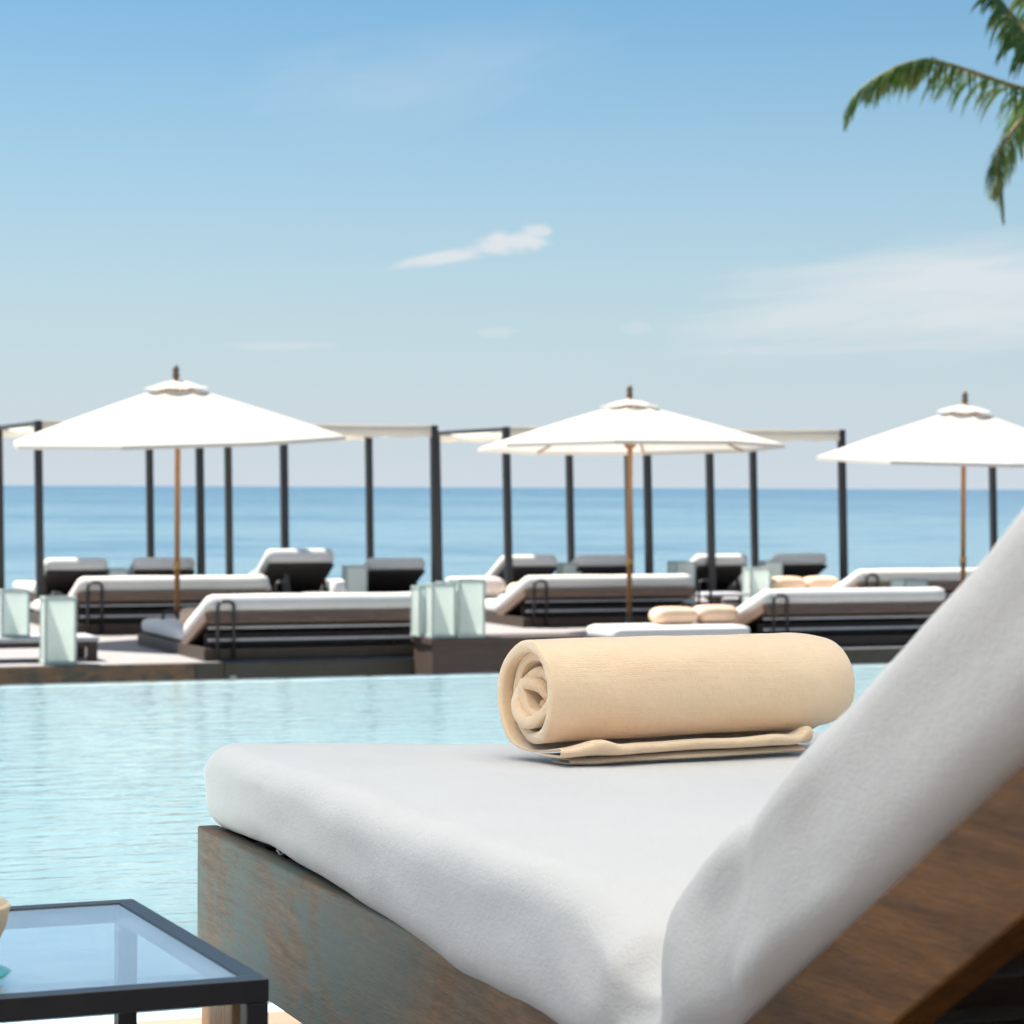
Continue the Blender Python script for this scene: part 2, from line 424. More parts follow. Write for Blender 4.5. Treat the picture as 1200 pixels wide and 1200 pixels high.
def cloud(u0, v0, ru, rv, tilt, scale, stretch, lo, hi, amt, seed, power=1.0):
    mp = N(nt, 'ShaderNodeMapping'); mp.vector_type = 'TEXTURE'
    mp.inputs['Location'].default_value = (u0, v0, 0); mp.inputs['Rotation'].default_value = (0, 0, tilt); mp.inputs['Scale'].default_value = (ru, rv, 1)
    L(nt, cx.outputs[0], mp.inputs['Vector'])
    ln = N(nt, 'ShaderNodeVectorMath'); ln.operation = 'LENGTH'; L(nt, mp.outputs[0], ln.inputs[0])
    m2 = N(nt, 'ShaderNodeMapping'); m2.inputs['Location'].default_value = (seed, seed * .7, 0); m2.inputs['Scale'].default_value = (stretch, 1, 1)
    L(nt, mp.outputs[0], m2.inputs['Vector'])
    n = fbm(nt, m2.outputs[0], scale, 7, .58, .5)
    a = math_(nt, 'SUBTRACT', 1.0, math_(nt, 'POWER', ln.outputs['Value'], 1.6))
    s = math_(nt, 'ADD', math_(nt, 'MULTIPLY', a, .62), math_(nt, 'MULTIPLY', n, .9))
    mr = N(nt, 'ShaderNodeMapRange'); mr.interpolation_type = 'SMOOTHSTEP'; mr.inputs[1].default_value = lo; mr.inputs[2].default_value = hi
    L(nt, s, mr.inputs[0])
    inside = N(nt, 'ShaderNodeMapRange'); inside.interpolation_type = 'SMOOTHSTEP'; inside.inputs[1].default_value = 1.35; inside.inputs[2].default_value = .9
    L(nt, ln.outputs['Value'], inside.inputs[0])
    return math_(nt, 'MULTIPLY', math_(nt, 'MULTIPLY', mr.outputs[0], inside.outputs[0]), amt)
def pxu(px): return (px - 600) / F
def pyv(py): return (571 - py) / F
cl = [cloud(pxu(598), pyv(284), .021, .0062, R(3), 1.3, 1.2, .58, .98, .85, 3.1),
      cloud(pxu(520), pyv(302), .031, .0042, R(10), 1.3, 1.2, .60, 1.0, .80, 9.4),
      cloud(pxu(628), pyv(271), .0100, .0042, R(2), 1.2, 1.0, .60, 1.0, .7, 1.7),
      cloud(pxu(330), pyv(406), .030, .0030, R(2), 1.6, 1.0, .62, 1.0, .35, 5.2),
      cloud(pxu(582), pyv(390), .012, .0030, R(4), 1.6, 1.0, .62, 1.0, .35, 6.3),
      cloud(pxu(745), pyv(384), .010, .0040, R(0), 1.6, 1.0, .62, 1.0, .25, 7.9),
      cloud(pxu(1120), pyv(345), .125, .026, R(6), 2.4, .6, .42, 1.15, .78, 2.4),
      cloud(pxu(480), pyv(100), .110, .034, R(12), 1.4, .8, .62, 1.35, .22, 4.4)]
acc = cl[0]
for c in cl[1:]: acc = math_(nt, 'MAXIMUM', acc, c)
hz = N(nt, 'ShaderNodeMapRange'); hz.interpolation_type = 'LINEAR'
hz.inputs[1].default_value = 0; hz.inputs[2].default_value = .20; hz.inputs[3].default_value = 1; hz.inputs[4].default_value = 0
L(nt, sx.outputs[2], hz.inputs[0])
hzf = math_(nt, 'MULTIPLY', math_(nt, 'POWER', hz.outputs[0], 1.3), .97)
skyt = mixc(nt, 1.0, sky.outputs[0], (.62, .90, .98), 'MULTIPLY')
skyh = mixc(nt, hzf, skyt, (5.2, 5.78, 6.42))           # pale sea haze low in the sky
skyc = mixc(nt, acc, skyh, (6.4, 6.6, 6.8))
L(nt, skyc, bg.inputs['Color']); L(nt, bg.outputs[0], wo.inputs[0])
sc.view_settings.view_transform = 'Standard'; sc.view_settings.look = 'None'
sc.view_settings.exposure = 1.3; sc.view_settings.gamma = 1
try: sc.cycles.max_bounces = 10; sc.cycles.transparent_max_bounces = 12
except Exception: pass

# ------------------------------------------------------------------ setting: near deck, pool, terrace, sea
PE = Vector((-.5, 3.80, 0))            # a point on the pool's near edge
POOL_L = 6.73
def pl(v, u, z=0):
    p = PE + EV * v + EU * u; return Vector((p.x, p.y, z))
def local_grid(name, mat_, x0, x1, y0, y1, z, loc, nx=1, ny=1, kind='structure'):
    mb = MB(); vs = []; fs = []
    for i in range(nx + 1):
        for j in range(ny + 1): vs.append((x0 + (x1 - x0) * i / nx, y0 + (y1 - y0) * j / ny, z))
    for i in range(nx):
        for j in range(ny):
            a = i * (ny + 1) + j; fs.append((a, a + ny + 1, a + ny + 2, a + 1))
    mb.add(vs, fs); o = mb.build(name, mat_, loc=loc, rz=YAW); tag(o, kind=kind); return o

b = MB(); b.span((-16, -16, -.25), (16, 0, 0))
o = b.build('pool_deck', M['deck_stone'], loc=PE, rz=YAW, bevel=.008); tag(o, kind='structure')
b = MB()                                                     # basin: floor and four walls
b.span((-14, 0, -1.45), (16, POOL_L, -1.30)); b.span((-14, .003, -1.30), (16, .06, -.252))
b.span((-14.2, .0, -1.45), (-14, POOL_L, -.02)); b.span((16, .0, -1.45), (16.2, POOL_L, -.02))
o = b.build('pool_basin', M['pool_tile'], loc=PE, rz=YAW); tag(o, kind='structure')
b = MB(); b.span((-14.2, POOL_L, -1.6), (16.2, POOL_L + .13, -.037))
o = b.build('pool_overflow_wall', M['weir'], loc=PE, rz=YAW, bevel=.006); tag(o, kind='structure')
local_grid('pool_water', M['pool_water'], -14, 16, .004, POOL_L + .128, -.03, PE)
local_grid('terrace', M['terrace'], -40, 44, POOL_L - .4, 30, -1.25, PE)
b = MB(); b.span((-12, -.08, DZ - .05), (26, 10.8, DZ))
td = b.build('timber_deck', M['deck_top'], loc=DO, rz=YAW); tag(td, kind='structure')
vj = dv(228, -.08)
def fascia(v0, v1, m):
    q = MB(); q.span((v0, -.125, -.79), (v1, -.082, DZ - .004)); return q.build('fascia_board', m, td, bevel=.004)
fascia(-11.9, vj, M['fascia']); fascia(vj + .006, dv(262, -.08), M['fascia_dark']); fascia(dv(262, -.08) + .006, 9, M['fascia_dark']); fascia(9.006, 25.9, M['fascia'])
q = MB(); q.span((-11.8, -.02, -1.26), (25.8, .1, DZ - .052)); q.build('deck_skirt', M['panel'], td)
q = MB(); q.cushion((dv(265, -.08) + .05, -.128, -.70), (.055, .012, .018), .005, (4, 4, 2)); q.build('fascia_tag', M['metal_lantern'], td, smooth=True)  # small pale tag on the fascia board
local_grid('beach', M['sandm'], -300, 320, 29.9, 34, -1.26, PE)
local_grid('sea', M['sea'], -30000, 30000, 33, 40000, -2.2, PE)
b = MB(); b.span((-300, 33.8, -4), (320, 34, -1.262)); tag(b.build('sea_wall', M['terrace'], loc=PE, rz=YAW), kind='structure')

# ------------------------------------------------------------------ foreground daybed
root = thing('daybed', 'large foreground daybed of weathered teak with white mattress, foot end beside the pool', 'daybed', (-.459, 3.75, 0), YAW)
WD = 1.90; UH = 1.575; TH = R(31.6); ZT = .417; ZR = .2925
b = MB(); b.span((0, -2.75, .107), (.032, 0, ZR)); b.build('side_rail', M['wood_rail'], root, bevel=.003)
b = MB(); b.span((WD - .032, -2.75, .107), (WD, 0, ZR)); b.build('side_rail', M['wood_rail'], root, bevel=.003)
b = MB(); b.span((.0325, -.034, .109), (WD - .0325, -.002, ZR - .002)); b.build('foot_rail', M['wood_back'], root, bevel=.003)
b = MB(); b.span((.0325, -2.748, .109), (WD - .0325, -2.716, ZR - .002)); b.build('head_rail', M['wood_back'], root, bevel=.003)
b = MB()
for k in range(18):
    y = -.09 - k * .087; b.span((.034, y - .06, .255), (WD - .034, y, .277))
b.build('seat_slats', M['wood_back'], root, bevel=.002)
for (x, y) in ((.004, -.012), (.004, -.60), (.004, -2.5), (WD - .04, -.012), (WD - .04, -.60), (WD - .04, -2.5)):
    b = MB(); b.span((x, y - .17, 0), (x + .036, y, .1065)); b.build('leg', M['wood_leg'], root, bevel=.003)
# backrest frame, a hinged ladder of its own
ct, st_ = math.cos(TH), math.sin(TH)
def back(t, n, x): return Vector((x, -UH - t * ct + n * st_ * 1.0, ZT + t * st_ + n * ct))     # t up the back, n above its top face
TB = .158
for x in (-.003, WD - .033):
    b = MB(); b.bar(back(.13, -TB - .052, x + .018), back(1.02, -TB - .052, x + .018), .036, .088, up=(0, st_, ct))
    b.build('back_rail', M['wood_back'], root, bevel=.003)
b = MB()
for k in range(9):
    t = .08 + k * .105
    b.bar(back(t, -TB - .035, .026), back(t, -TB - .035, WD - .026), .07, .022, up=(0, st_, ct))
b.bar(back(1.0, -TB - .052, .026), back(1.0, -TB - .052, WD - .026), .03, .085, up=(0, st_, ct))
b.build('back_slats', M['wood_dark'], root, bevel=.002)  # darker wood put in for the shade beneath the backrest
for x in (.12, WD - .12):
    b = MB(); b.bar((x, -2.55, .28), back(.75, -TB - .06, x), .03, .03); b.build('back_prop', M['wood_back'], root)

# one mattress, folded up the back; top path, then cross-section loops hung below it
def mattress():
    fil = .055; tl = fil * math.tan(TH / 2)
    stn = []                                           # (s, y, z, tangent angle)
    L1 = UH - tl; L2 = fil * TH; L3 = .99 - tl
    tot = L1 + L2 + L3; n = 320
    for i in range(n + 1):
        s = tot * i / n
        if s < L1: y, z, a = -s, ZT, 0
        elif s < L1 + L2:
            a = (s - L1) / fil; y = -L1 - fil * math.sin(a); z = ZT + fil * (1 - math.cos(a))
        else:
            q = s - L1 - L2; a = TH
            y = -L1 - fil * math.sin(TH) - q * math.cos(TH); z = ZT + fil * (1 - math.cos(TH)) + q * math.sin(TH)
        stn.append((s, y, z, a))
    x0, x1 = .003, WD - .003
    def loop(T):                                        # unit loop points: (x, n) with n in [-T, 0]
        r = .042; pts = []
        def arc(cx_, cn, a0, a1, m):
            for k in range(m + 1):
                a = a0 + (a1 - a0) * k / m; pts.append((cx_ + r * math.cos(a), cn + r * math.sin(a) * (1 if abs(T) > 2 * r else T / (2 * r))))
        rn = min(r, T / 2)
        m = 10
        for k in range(m + 1):                          # left side: bottom-left arc, then up, then top-left arc
            a = -PI / 2 - (PI / 2) * k / m; pts.append((x0 + r + r * math.cos(a), -T + rn + rn * math.sin(a)))
        for k in range(1, 5): pts.append((x0, -T + rn + (T - 2 * rn) * k / 5))
        for k in range(m + 1):
            a = PI - (PI / 2) * k / m; pts.append((x0 + r + r * math.cos(a), -rn + rn * math.sin(a)))
        for k in range(1, 70):
            f = (k / 70) ** 1.5; pts.append((x0 + r + (x1 - x0 - 2 * r) * f, 0))
        for k in range(m + 1):
            a = PI / 2 - (PI / 2) * k / m; pts.append((x1 - r + r * math.cos(a), -rn + rn * math.sin(a)))
        for k in range(m + 1):
            a = -(PI / 2) * k / m; pts.append((x1 - r + r * math.cos(a), -T + rn + rn * math.sin(a)))
        for k in range(1, 20):
            f = k / 20; pts.append((x1 - r - (x1 - x0 - 2 * r) * f, -T))
        return pts
    vs = []; cnt = None
    for (s, y, z, a) in stn:
        T = .127 + (TB - .127) * min(1, max(0, (s - .5) / 1.2))
        e = .055
        def ins(dq):
            return 0 if dq >= e else e - math.sqrt(max(0, e * e - (e - dq) ** 2))
        ii = max(ins(s), ins(tot - s))
        pts = loop(T); cnt = len(pts)
        d = s - UH
        for (x, nn) in pts:
            fx = min(1, max(0, (x - x0) / .06))
            # shrink the section towards the ends
            if ii:
                nn = -T / 2 + (nn + T / 2) * max(.02, 1 - 2 * ii / T)
                x = x0 + ii * .35 + (x - x0) * (1 - .7 * ii / (x1 - x0))
            lw = math.exp(-((x - x0) / .10) ** 2)
            side = max(0, min(1, (T + nn) / T))          # 0 at bottom, 1 at top
            up = 0; out = 0
            # loose sheet: gentle lumps
            p = Vector((x * 2.1, s * 2.3, nn * 5))
            up += .006 * noise.noise(p) + .0025 * noise.noise(p * 3.1 + Vector((7, 1, 3)))
            out += (.007 * noise.noise(Vector((3.3, s * 3.2, nn * 9))) + .0035 * noise.noise(Vector((9.1, s * 9, nn * 20)))) * lw
            if side > .4: up -= .014 * min(1, max(0, (x - x0) / .35)) * math.exp(-(s / .9) ** 2)
            # the fold: a sunken crease at the hinge with ridges beside it
            cr = math.exp(-(d / .030) ** 2)
            up -= .045 * cr * lw * (.15 + .85 * max(0, min(1, (side - .15) / .85)))
            ss = max(0, min(1, (side - .15) / .85)); up -= ss * .030 * math.exp(-((d + .035) / .075) ** 2) * math.exp(-((x - x0) / .15) ** 2)
            low = min(1, side / .35)
            dd = d - .015 + (1 - side) * .05
            out -= .019 * math.exp(-(dd / .026) ** 2) * lw * low
            d2 = d - .10 + (1 - side) * .015
            out += .012 * math.exp(-(d2 / .045) ** 2) * lw * max(0, min(1, (.85 - side) * 2))
            d3 = d + .10 - (1 - side) * .02
            out += .009 * math.exp(-(d3 / .07) ** 2) * lw
            d6 = d - .155 + (1 - side) * .03
            out -= .006 * math.exp(-(d6 / .022) ** 2) * lw * low * max(0, min(1, (.9 - side) * 3))
            d7 = d + .045 - (1 - side) * .03
            out += .006 * math.exp(-(d7 / .022) ** 2) * lw
            d4 = d - .24 + (1 - side) * .12
            out -= .009 * math.exp(-(d4 / .035) ** 2) * lw
            d5 = d - .36 + (1 - side) * .14
            out += .006 * math.exp(-(d5 / .05) ** 2) * lw
            hang = (1 - side) * lw
            if d > .05: out += .006 * noise.noise(Vector((s * 2.2, nn * 26, 5.5))) * lw * min(1, (d - .05) / .15)
            # hem hangs over the rail, unevenly
            if hang > .2: up += .006 * noise.noise(Vector((s * 5, 2.2, 0))) * hang - .010 * hang * min(1, max(0, (s - .6) / .5)) + .004 * math.exp(-((s - .33) / .22) ** 2) * hang
            if out < 0: out *= min(1, max(0, (side - .35) / .3))
            out += .012 * min(1, (1 - side) * 1.6) * lw * min(1, max(0, (s - .45) / .5))
            xx = x - out if x < 1 else x + out * .5
            n2 = nn + up
            vs.append(Vector((xx, y + n2 * math.sin(a) * 1.0, z + n2 * math.cos(a))))
    fs = []
    for i in range(len(stn) - 1):
        for k in range(cnt):
            fs.append((i * cnt + k, i * cnt + (k + 1) % cnt, (i + 1) * cnt + (k + 1) % cnt, (i + 1) * cnt + k))
    fs.append(tuple(range(cnt))); fs.append(tuple((len(stn) - 1) * cnt + k for k in range(cnt)))
    return MB().add(vs, fs)
mo = mattress().build('mattress', M['mattress'], root, smooth=True)
b = MB(); b.tube([(.03, -.36, .305), (.022, -.365, .298), (.018, -.372, .300), (.014, -.371, .306)], .0013, 6)
b.build('loose_thread', M['mattress'], root, smooth=True)

# ------------------------------------------------------------------ rolled towel on the mattress
def towel():
    Rr = .0840; turns = 4.05; th = .0176; LEN = .505
    path = []                                            # cross-section (y towards the foot, z up) from the tail to the core
    fl = [(-.02, .002), (-.045, .002), (-.066, .0025), (-.076, .004), (-.078, .0065), (-.072, .0085), (-.055, .009), (-.035, .009), (-.022, .0095), (-.018, .0115), (-.024, .0135), (-.045, .0135), (-.068, .0135), (-.082, .0135), (-.092, .0155), (-.0945, .019), (-.090, .0225), (-.078, .023), (-.06, .0205), (-.04, .018), (-.018, .0165), (0, .0155)]
    for k, p in enumerate(fl): path.append((p[0], p[1], 0.0, 1.0, k / (len(fl) - 1)))
    n = 220; cz = .0105 + Rr
    for i in range(1, n + 1):
        q = i / n * turns
        a = -PI / 2 + q * 2 * PI
        r = Rr - th * q - .004 * min(1, q)
        r *= 1 + .035 * math.sin(2 * a + 1.2) * min(1, q / .8) + .02 * math.sin(3 * a + q * 2)
        path.append((r * math.cos(a) * 1.04, cz + r * math.sin(a) * .95, q, 0.0, 1.0))
    na = 84; vs = []; fs = []; m = len(path); wts = []
    for j in range(na + 1):
        f = j / na; x = (f - .5) * LEN
        edge = .5 - abs(f - .5)
        endw = math.exp(-(edge / .055) ** 2); endl = math.exp(-(edge / .14) ** 2)
        for (y, z, q, tail, tk) in path:
            k = min(1, q / turns); dx = 0
            if f < .5: dx = endw * (-.012 * max(0, 1 - q) + .009 * math.sin(q * 5.1 + .6) * min(1, q) + .012 * noise.noise(Vector((q * 2.2, 3, 1))) + .020 * max(0, k - .5))
            else: dx = endw * (.014 * k + .008 * noise.noise(Vector((q * 2.2, 8, 1))))
            p = Vector((x * 5, y * 11, z * 11))
            wob = .0042 * noise.noise(p + Vector((0, 0, min(q, 1.2) * .9))) + .0014 * noise.noise(p * 2.7)
            if f > .86: wob -= .010 * ((f - .86) / .14) ** 2
            cr = min(1, max(0, q - .55) / 1.0) * (.35 + .65 * endl)
            yy_ = y + cr * (.0135 * noise.noise(Vector((q * 1.9 + y * 18, 1.5, x * 6))) + .0035 * noise.noise(Vector((q * 6, 11.5, x * 9))))
            zz_ = z + cr * (.0135 * noise.noise(Vector((q * 1.9 + z * 18, 9.5, x * 6))) + .0035 * noise.noise(Vector((q * 6, 4.5, x * 9))))
            if tail < .5:
                d = Vector((yy_, zz_ - cz)); l = max(d.length, 1e-4)
                yy_ += d.x / l * wob * (1 - .5 * k); zz_ += d.y / l * wob * (1 - .5 * k)
            else:
                lift = max(0, min(1, (tk - .55) / .15)) * max(0, min(1, (1 - tk) / .2))
                bulge = .008 * noise.noise(Vector((x * 9, 2.2, 4.4))) + .013 * math.exp(-((f - .10) / .055) ** 2) + .016 * math.exp(-((f - .95) / .07) ** 2) + .003
                zz_ += lift * bulge
                yy_ += (.013 * noise.noise(Vector((x * 6, 7.7 + tk * 1.5, 1))) - .010 * math.exp(-((f - .12) / .08) ** 2) + .012 * (f > .6) * (f - .6)) * min(1, -y / .08)
                dx += -.075 * max(0, (f - .5) * 2) ** 2 + endw * ((.030 if f < .5 else -.012) * (1 if tk < .4 else .3) + .010 * noise.noise(Vector((tk * 5, 2, 6))))
            if tail < .5 and zz_ < .034: zz_ = .034 - (.034 - zz_) * (.62 if q < .4 else .85)
            zz_ = max(zz_, .0028)
            vs.append(Vector((x + dx, yy_, zz_))); wts.append(.20 + .80 * min(1, q / .3))
    for j in range(na):
        for k in range(m - 1):
            fs.append((j * m + k, j * m + k + 1, (j + 1) * m + k + 1, (j + 1) * m + k))
    mb = MB().add(vs, fs); mb.w = wts
    return mb
tp = Vector((.785, -.32, .4095))                     # in the daybed's own frame
ws = Vector((-.459, 3.75, 0)) + EV * 0.640 - EU * .305
tw = towel()
to = tw.build('rolled_towel', M['towel'], smooth=True, fix=True, loc=(ws.x, ws.y, .4060), rz=YAW + R(8))
sm = to.modifiers.new('thickness', 'SOLIDIFY'); sm.thickness = .0168; sm.offset = 0
vg = to.vertex_groups.new(name='thick')
for i_, w_ in enumerate(tw.w): vg.add([i_], w_, 'REPLACE')
sm.vertex_group = 'thick'
sb = to.modifiers.new('soft', 'SUBSURF'); sb.levels = 1; sb.render_levels = 1
tag(to, 'beige cotton towel rolled up on the foreground white mattress', 'towel')

# ------------------------------------------------------------------ glass side table
TZ = .33; TD = .79 - TZ
dn = TD * F / 577; cnr = Vector(((318 - 600) / F * dn, dn, 0)); TY = R(23.0)
t = thing('side_table', 'low square glass topped side table with slim black metal frame beside the daybed', 'table', cnr, TY)
S = .50; bw = .022
b = MB()
b.span((-S, 0, TZ - .022), (0, bw, TZ)); b.span((-S, S - bw, TZ - .022), (0, S, TZ))
b.span((-S, bw + .0003, TZ - .022), (-S + bw, S - bw - .0003, TZ)); b.span((-bw, bw + .0003, TZ - .022), (0, S - bw - .0003, TZ))
b.build('table_frame', M['black'], t, bevel=.0012)
for (x, y) in ((-S, 0), (-bw, 0), (-S, S - bw), (-bw, S - bw)):
    b = MB(); b.span((x + .0004, y + .0004, 0), (x + bw - .0004, y + bw - .0004, TZ - .0225)); b.build('leg', M['black'], t, bevel=.0012)
b = MB(); b.span((-S + bw + .0006, bw + .0006, TZ - .0075), (-bw - .0006, S - bw - .0006, TZ - .0015)); b.build('glass_top', M['table_glass'], t)
cp = Vector((-.5165, 2.363, 0))
cup = thing('cup', 'beige ceramic cup on a teal saucer at the left edge of the glass table', 'cup', (cp.x, cp.y, TZ - .0012))
b = MB(); b.lathe([(.0, 0), (.026, 0), (.030, .004), (.052, .008), (.055, .011), (.051, .012), (.03, .008), (0, .0075)], 32); b.build('saucer', M['teal'], cup, smooth=True)
b = MB(); b.lathe([(.0, .0085), (.018, .0085), (.022, .012), (.040, .030), (.050, .052), (.0545, .072), (.052, .075), (.047, .055), (.037, .033), (.018, .018), (0, .017)], 32); b.build('bowl', M['ceramic'], cup, smooth=True)

# ------------------------------------------------------------------ unseen parasol added above the picture to shade and softly light the foreground daybed
pc = Vector((-.14, 2.255, 0)); pb = Vector((3.6, .0, 0))
t = thing('added_shade_parasol', 'unseen white cantilever parasol, added to shade and softly light the foreground daybed', 'parasol', pb)
q = pc - pb
b = MB(); b.tube([(0, 0, .05), (0, 0, 3.3)], .04, 16); b.tube([(0, 0, 3.25), (q.x * .6, q.y * .6, 3.75), (q.x, q.y, 3.6)], .03, 12); b.build('arm', M['wood_back'], t, smooth=True)
b = MB(); b.span((-.45, -.45, .002), (.45, .45, .07)); b.build('base', M['terrace'], t, bevel=.01)
b = MB(); hw = 2.2; vs = [(q.x, q.y, 3.5)]; fs = []
ring = 12
for i in range(1, ring + 1):
    f = i / ring
    for k in range(64):
        a = 2 * PI * k / 64; ca, sa = math.cos(a), math.sin(a); rr = hw / max(abs(ca), abs(sa))
        pnt = Vector((ca * rr * f, sa * rr * f * 1.18, 0)); pnt.rotate(Matrix.Rotation(YAW, 3, 'Z'))
        vs.append((q.x + pnt.x, q.y + pnt.y, 3.5 - .42 * f + .02 * math.sin(f * PI)))
for k in range(64): fs.append((0, 1 + k, 1 + (k + 1) % 64))
for i in range(ring - 1):
    for k in range(64):
        a = 1 + i * 64; fs.append((a + k, a + 64 + k, a + 64 + (k + 1) % 64, a + (k + 1) % 64))
b.add(vs, fs); b.build('canopy', M['shade_canvas'], t, smooth=True)

# ------------------------------------------------------------------ far daybeds
def make_daybed(wd=1.86, ln=2.30):
    rt = thing('daybed', '', 'daybed', group='dark timber daybeds with white mattresses across the pool')
    b = MB(); b.span((0, .0, .0), (.04, ln, .10)); b.span((wd - .04, 0, 0), (wd, ln, .10)); b.span((.0405, 0, .001), (wd - .0405, .04, .099)); b.span((.0405, ln - .04, .001), (wd - .0405, ln, .099))
    b.span((.0405, .0405, .05), (wd - .0405, ln - .0405, .085)); b.build('base_frame', M['wood_dark'], rt, bevel=.004)
    hy = .74; a = R(20)
    def bk(tq, n, x): return Vector((x, hy - tq * math.cos(a) + n * math.sin(a), .10 + tq * math.sin(a) + n * math.cos(a)))
    mt = MB(); mt.cushion((wd / 2, (hy + ln) / 2 + .02, .165), (wd - .04, ln - hy - .02, .13), .055, (20, 14, 5), fn=lambda p, D: p + Vector((0, 0, .006 * noise.noise(p * 3)))); mt.build('seat_mattress', M['far_mattress'], rt, smooth=True)
    rot = Matrix.Rotation(-a, 3, 'X')
    mt = MB(); mt.cushion(bk(.41, .095, wd / 2), (wd - .03, .82, .15), .065, (20, 12, 5), rot=rot, fn=lambda p, D: p + Vector((0, .004 * noise.noise(p * 3.3), .006 * noise.noise(p * 3)))); mt.build('back_mattress', M['far_mattress'], rt, smooth=True)
    b = MB()
    for x in (.02, wd - .02): b.bar(bk(.0, -.02, x), bk(.80, -.02, x), .036, .075, up=(0, math.sin(a), math.cos(a)))
    b.bar(bk(.785, -.03, .0385), bk(.785, -.03, wd - .0385), .03, .085, up=(0, math.sin(a), math.cos(a)))
    b.build('back_frame', M['wood_slat'], rt, bevel=.003)
    b = MB()
    for k in range(6):
        tq = .08 + k * .118; b.bar(bk(tq, -.02, .0385), bk(tq, -.02, wd - .0385), .07, .02, up=(0, math.sin(a), math.cos(a)))
    b.build('back_slats', M['wood_dark'], rt)
    for zb in (.165, .26):
        b = MB(); b.bar((.0405, .02 + (zb - .16) * .2, zb), (wd - .0405, .02 + (zb - .16) * .2, zb), .02, .02); b.build('cross_bar', M['grey'], rt)
    b = MB(); b.span((.05, .16, .101), (wd - .05, .18, .21)); b.build('under_back_shade', M['panel'], rt)  # dark sheet standing in for the shade under the raised backrest
    for x in (.25, wd - .25):
        b = MB(); b.bar((x, .12, .101), bk(.5, -.03, x), .035, .035); b.build('back_prop', M['wood_dark'], rt)
    for (x, y, zt) in ((.10, -.035, .47), (wd + .02, -.035, .46), (.14, ln - .35, .30), (wd - .1, ln - .35, .30)):
        pts = [(x, y, .02), (x, y, zt - .04), (x + .012, y, zt - .012), (x + .04, y, zt), (x + .09, y, zt), (x + .118, y, zt - .012), (x + .13, y, zt - .04), (x + .13, y, .02)]
        b = MB(); b.tube(pts, .014, 8); b.build('hoop', M['black'], rt, smooth=True)
    return rt
proto = make_daybed(); used = [False]
beds = [(240, .02, 'daybed across the pool nearest the left parasol, backrest to the water, single peach bolster'),
        (893, .15, 'right daybed at the far pool edge, just behind the beige rolled towel'),
        (90, 3.78, 'daybed directly behind the left parasol pole with tall lantern before its seat'),
        (614, 3.74, 'daybed directly behind the middle parasol pole with striped peach cushions'),
        (1004, 3.77, 'daybed behind the right parasol pole with square lantern in front of it')]
BED = []
for (px, u, lab) in beds:
    v = dv(px, u); BED.append((v, u)); place(proto, used, deck(v, u), YAW, lab).scale.z = (1.0, .97, 1.03, .98, 1.04)[len(BED) - 1]

# ------------------------------------------------------------------ single loungers under the pergolas
def make_single(wd=.68, ln=1.95):
    rt = thing('sun_lounger', '', 'sun lounger', group='single loungers under the black pergolas')
    b = MB(); b.span((0, .1, .12), (.03, ln, .2)); b.span((wd - .03, .1, .12), (wd, ln, .2)); b.span((.0305, ln - .03, .121), (wd - .0305, ln, .199)); b.span((.0305, .1, .121), (wd - .0305, .13, .199))
    b.span((.0305, .135, .16), (wd - .0305, ln - .035, .185)); b.build('frame', M['wood_dark'], rt, bevel=.003)
    for (x, y) in ((.0, .12), (wd - .04, .12), (.0, ln - .1), (wd - .04, ln - .1)):
        q = MB(); q.span((x + .001, y, 0), (x + .039, y + .05, .1195)); q.build('leg', M['wood_dark'], rt)
    hy = .62; a = R(25)
    def bk(tq, n, x): return Vector((x, hy - tq * math.cos(a) + n * math.sin(a), .19 + tq * math.sin(a) + n * math.cos(a)))
    rot = Matrix.Rotation(-a, 3, 'X')
    mt = MB(); mt.cushion((wd / 2, (hy + ln) / 2 + .02, .255), (wd - .03, ln - hy - .03, .11), .05, (10, 12, 5)); mt.build('seat_mattress', M['far_mattress'], rt, smooth=True)
    mt = MB(); mt.cushion(bk(.36, .073, wd / 2), (wd, .78, .14), .06, (10, 12, 5), rot=rot); mt.build('back_mattress', M['far_mattress'], rt, smooth=True)
    b = MB(); b.bar(bk(0, -.022, wd / 2), bk(.71, -.022, wd / 2), wd - .03, .03, up=(0, math.sin(a), math.cos(a))); b.build('back_panel', M['panel'], rt, bevel=.004)
    for x in (.05, wd - .05):
        b = MB(); b.bar((x, .16, .2), bk(.45, -.03, x), .03, .03); b.build('back_prop', M['wood_dark'], rt)
    return rt
proto = make_single(); used = [False]
singles = [(52, 7.1, 1, 'single lounger at far left, dark back turned to the pool, beside the short frosted lantern'),
           (156, 7.1, 1, 'single lounger seen right beside the left parasol pole, bright folded white mattress'),
           (312, 6.75, 1.15, 'tallest reclined single lounger, standing partly behind a black post in front of it'),
           (430, 7.0, .97, 'single lounger behind the cluster of lanterns on the timber box'),
           (588, 7.2, 1, 'single lounger above the striped peach cushions, left of the middle parasol pole'),
           (676, 7.15, 1, 'single lounger partly crossed by the middle parasol pole'),
           (815, 7.0, 1, 'single lounger with a black post across its dark back, left of two tall lanterns'),
           (909, 7.15, 1, 'single lounger rightmost in the back row, behind two peach cushions')]
for (px, u, s, lab) in singles:
    o = place(proto, used, deck(dv(px, u), u), YAW, lab); o.scale = (1 if s < 1.1 else 1.12, 1, s)

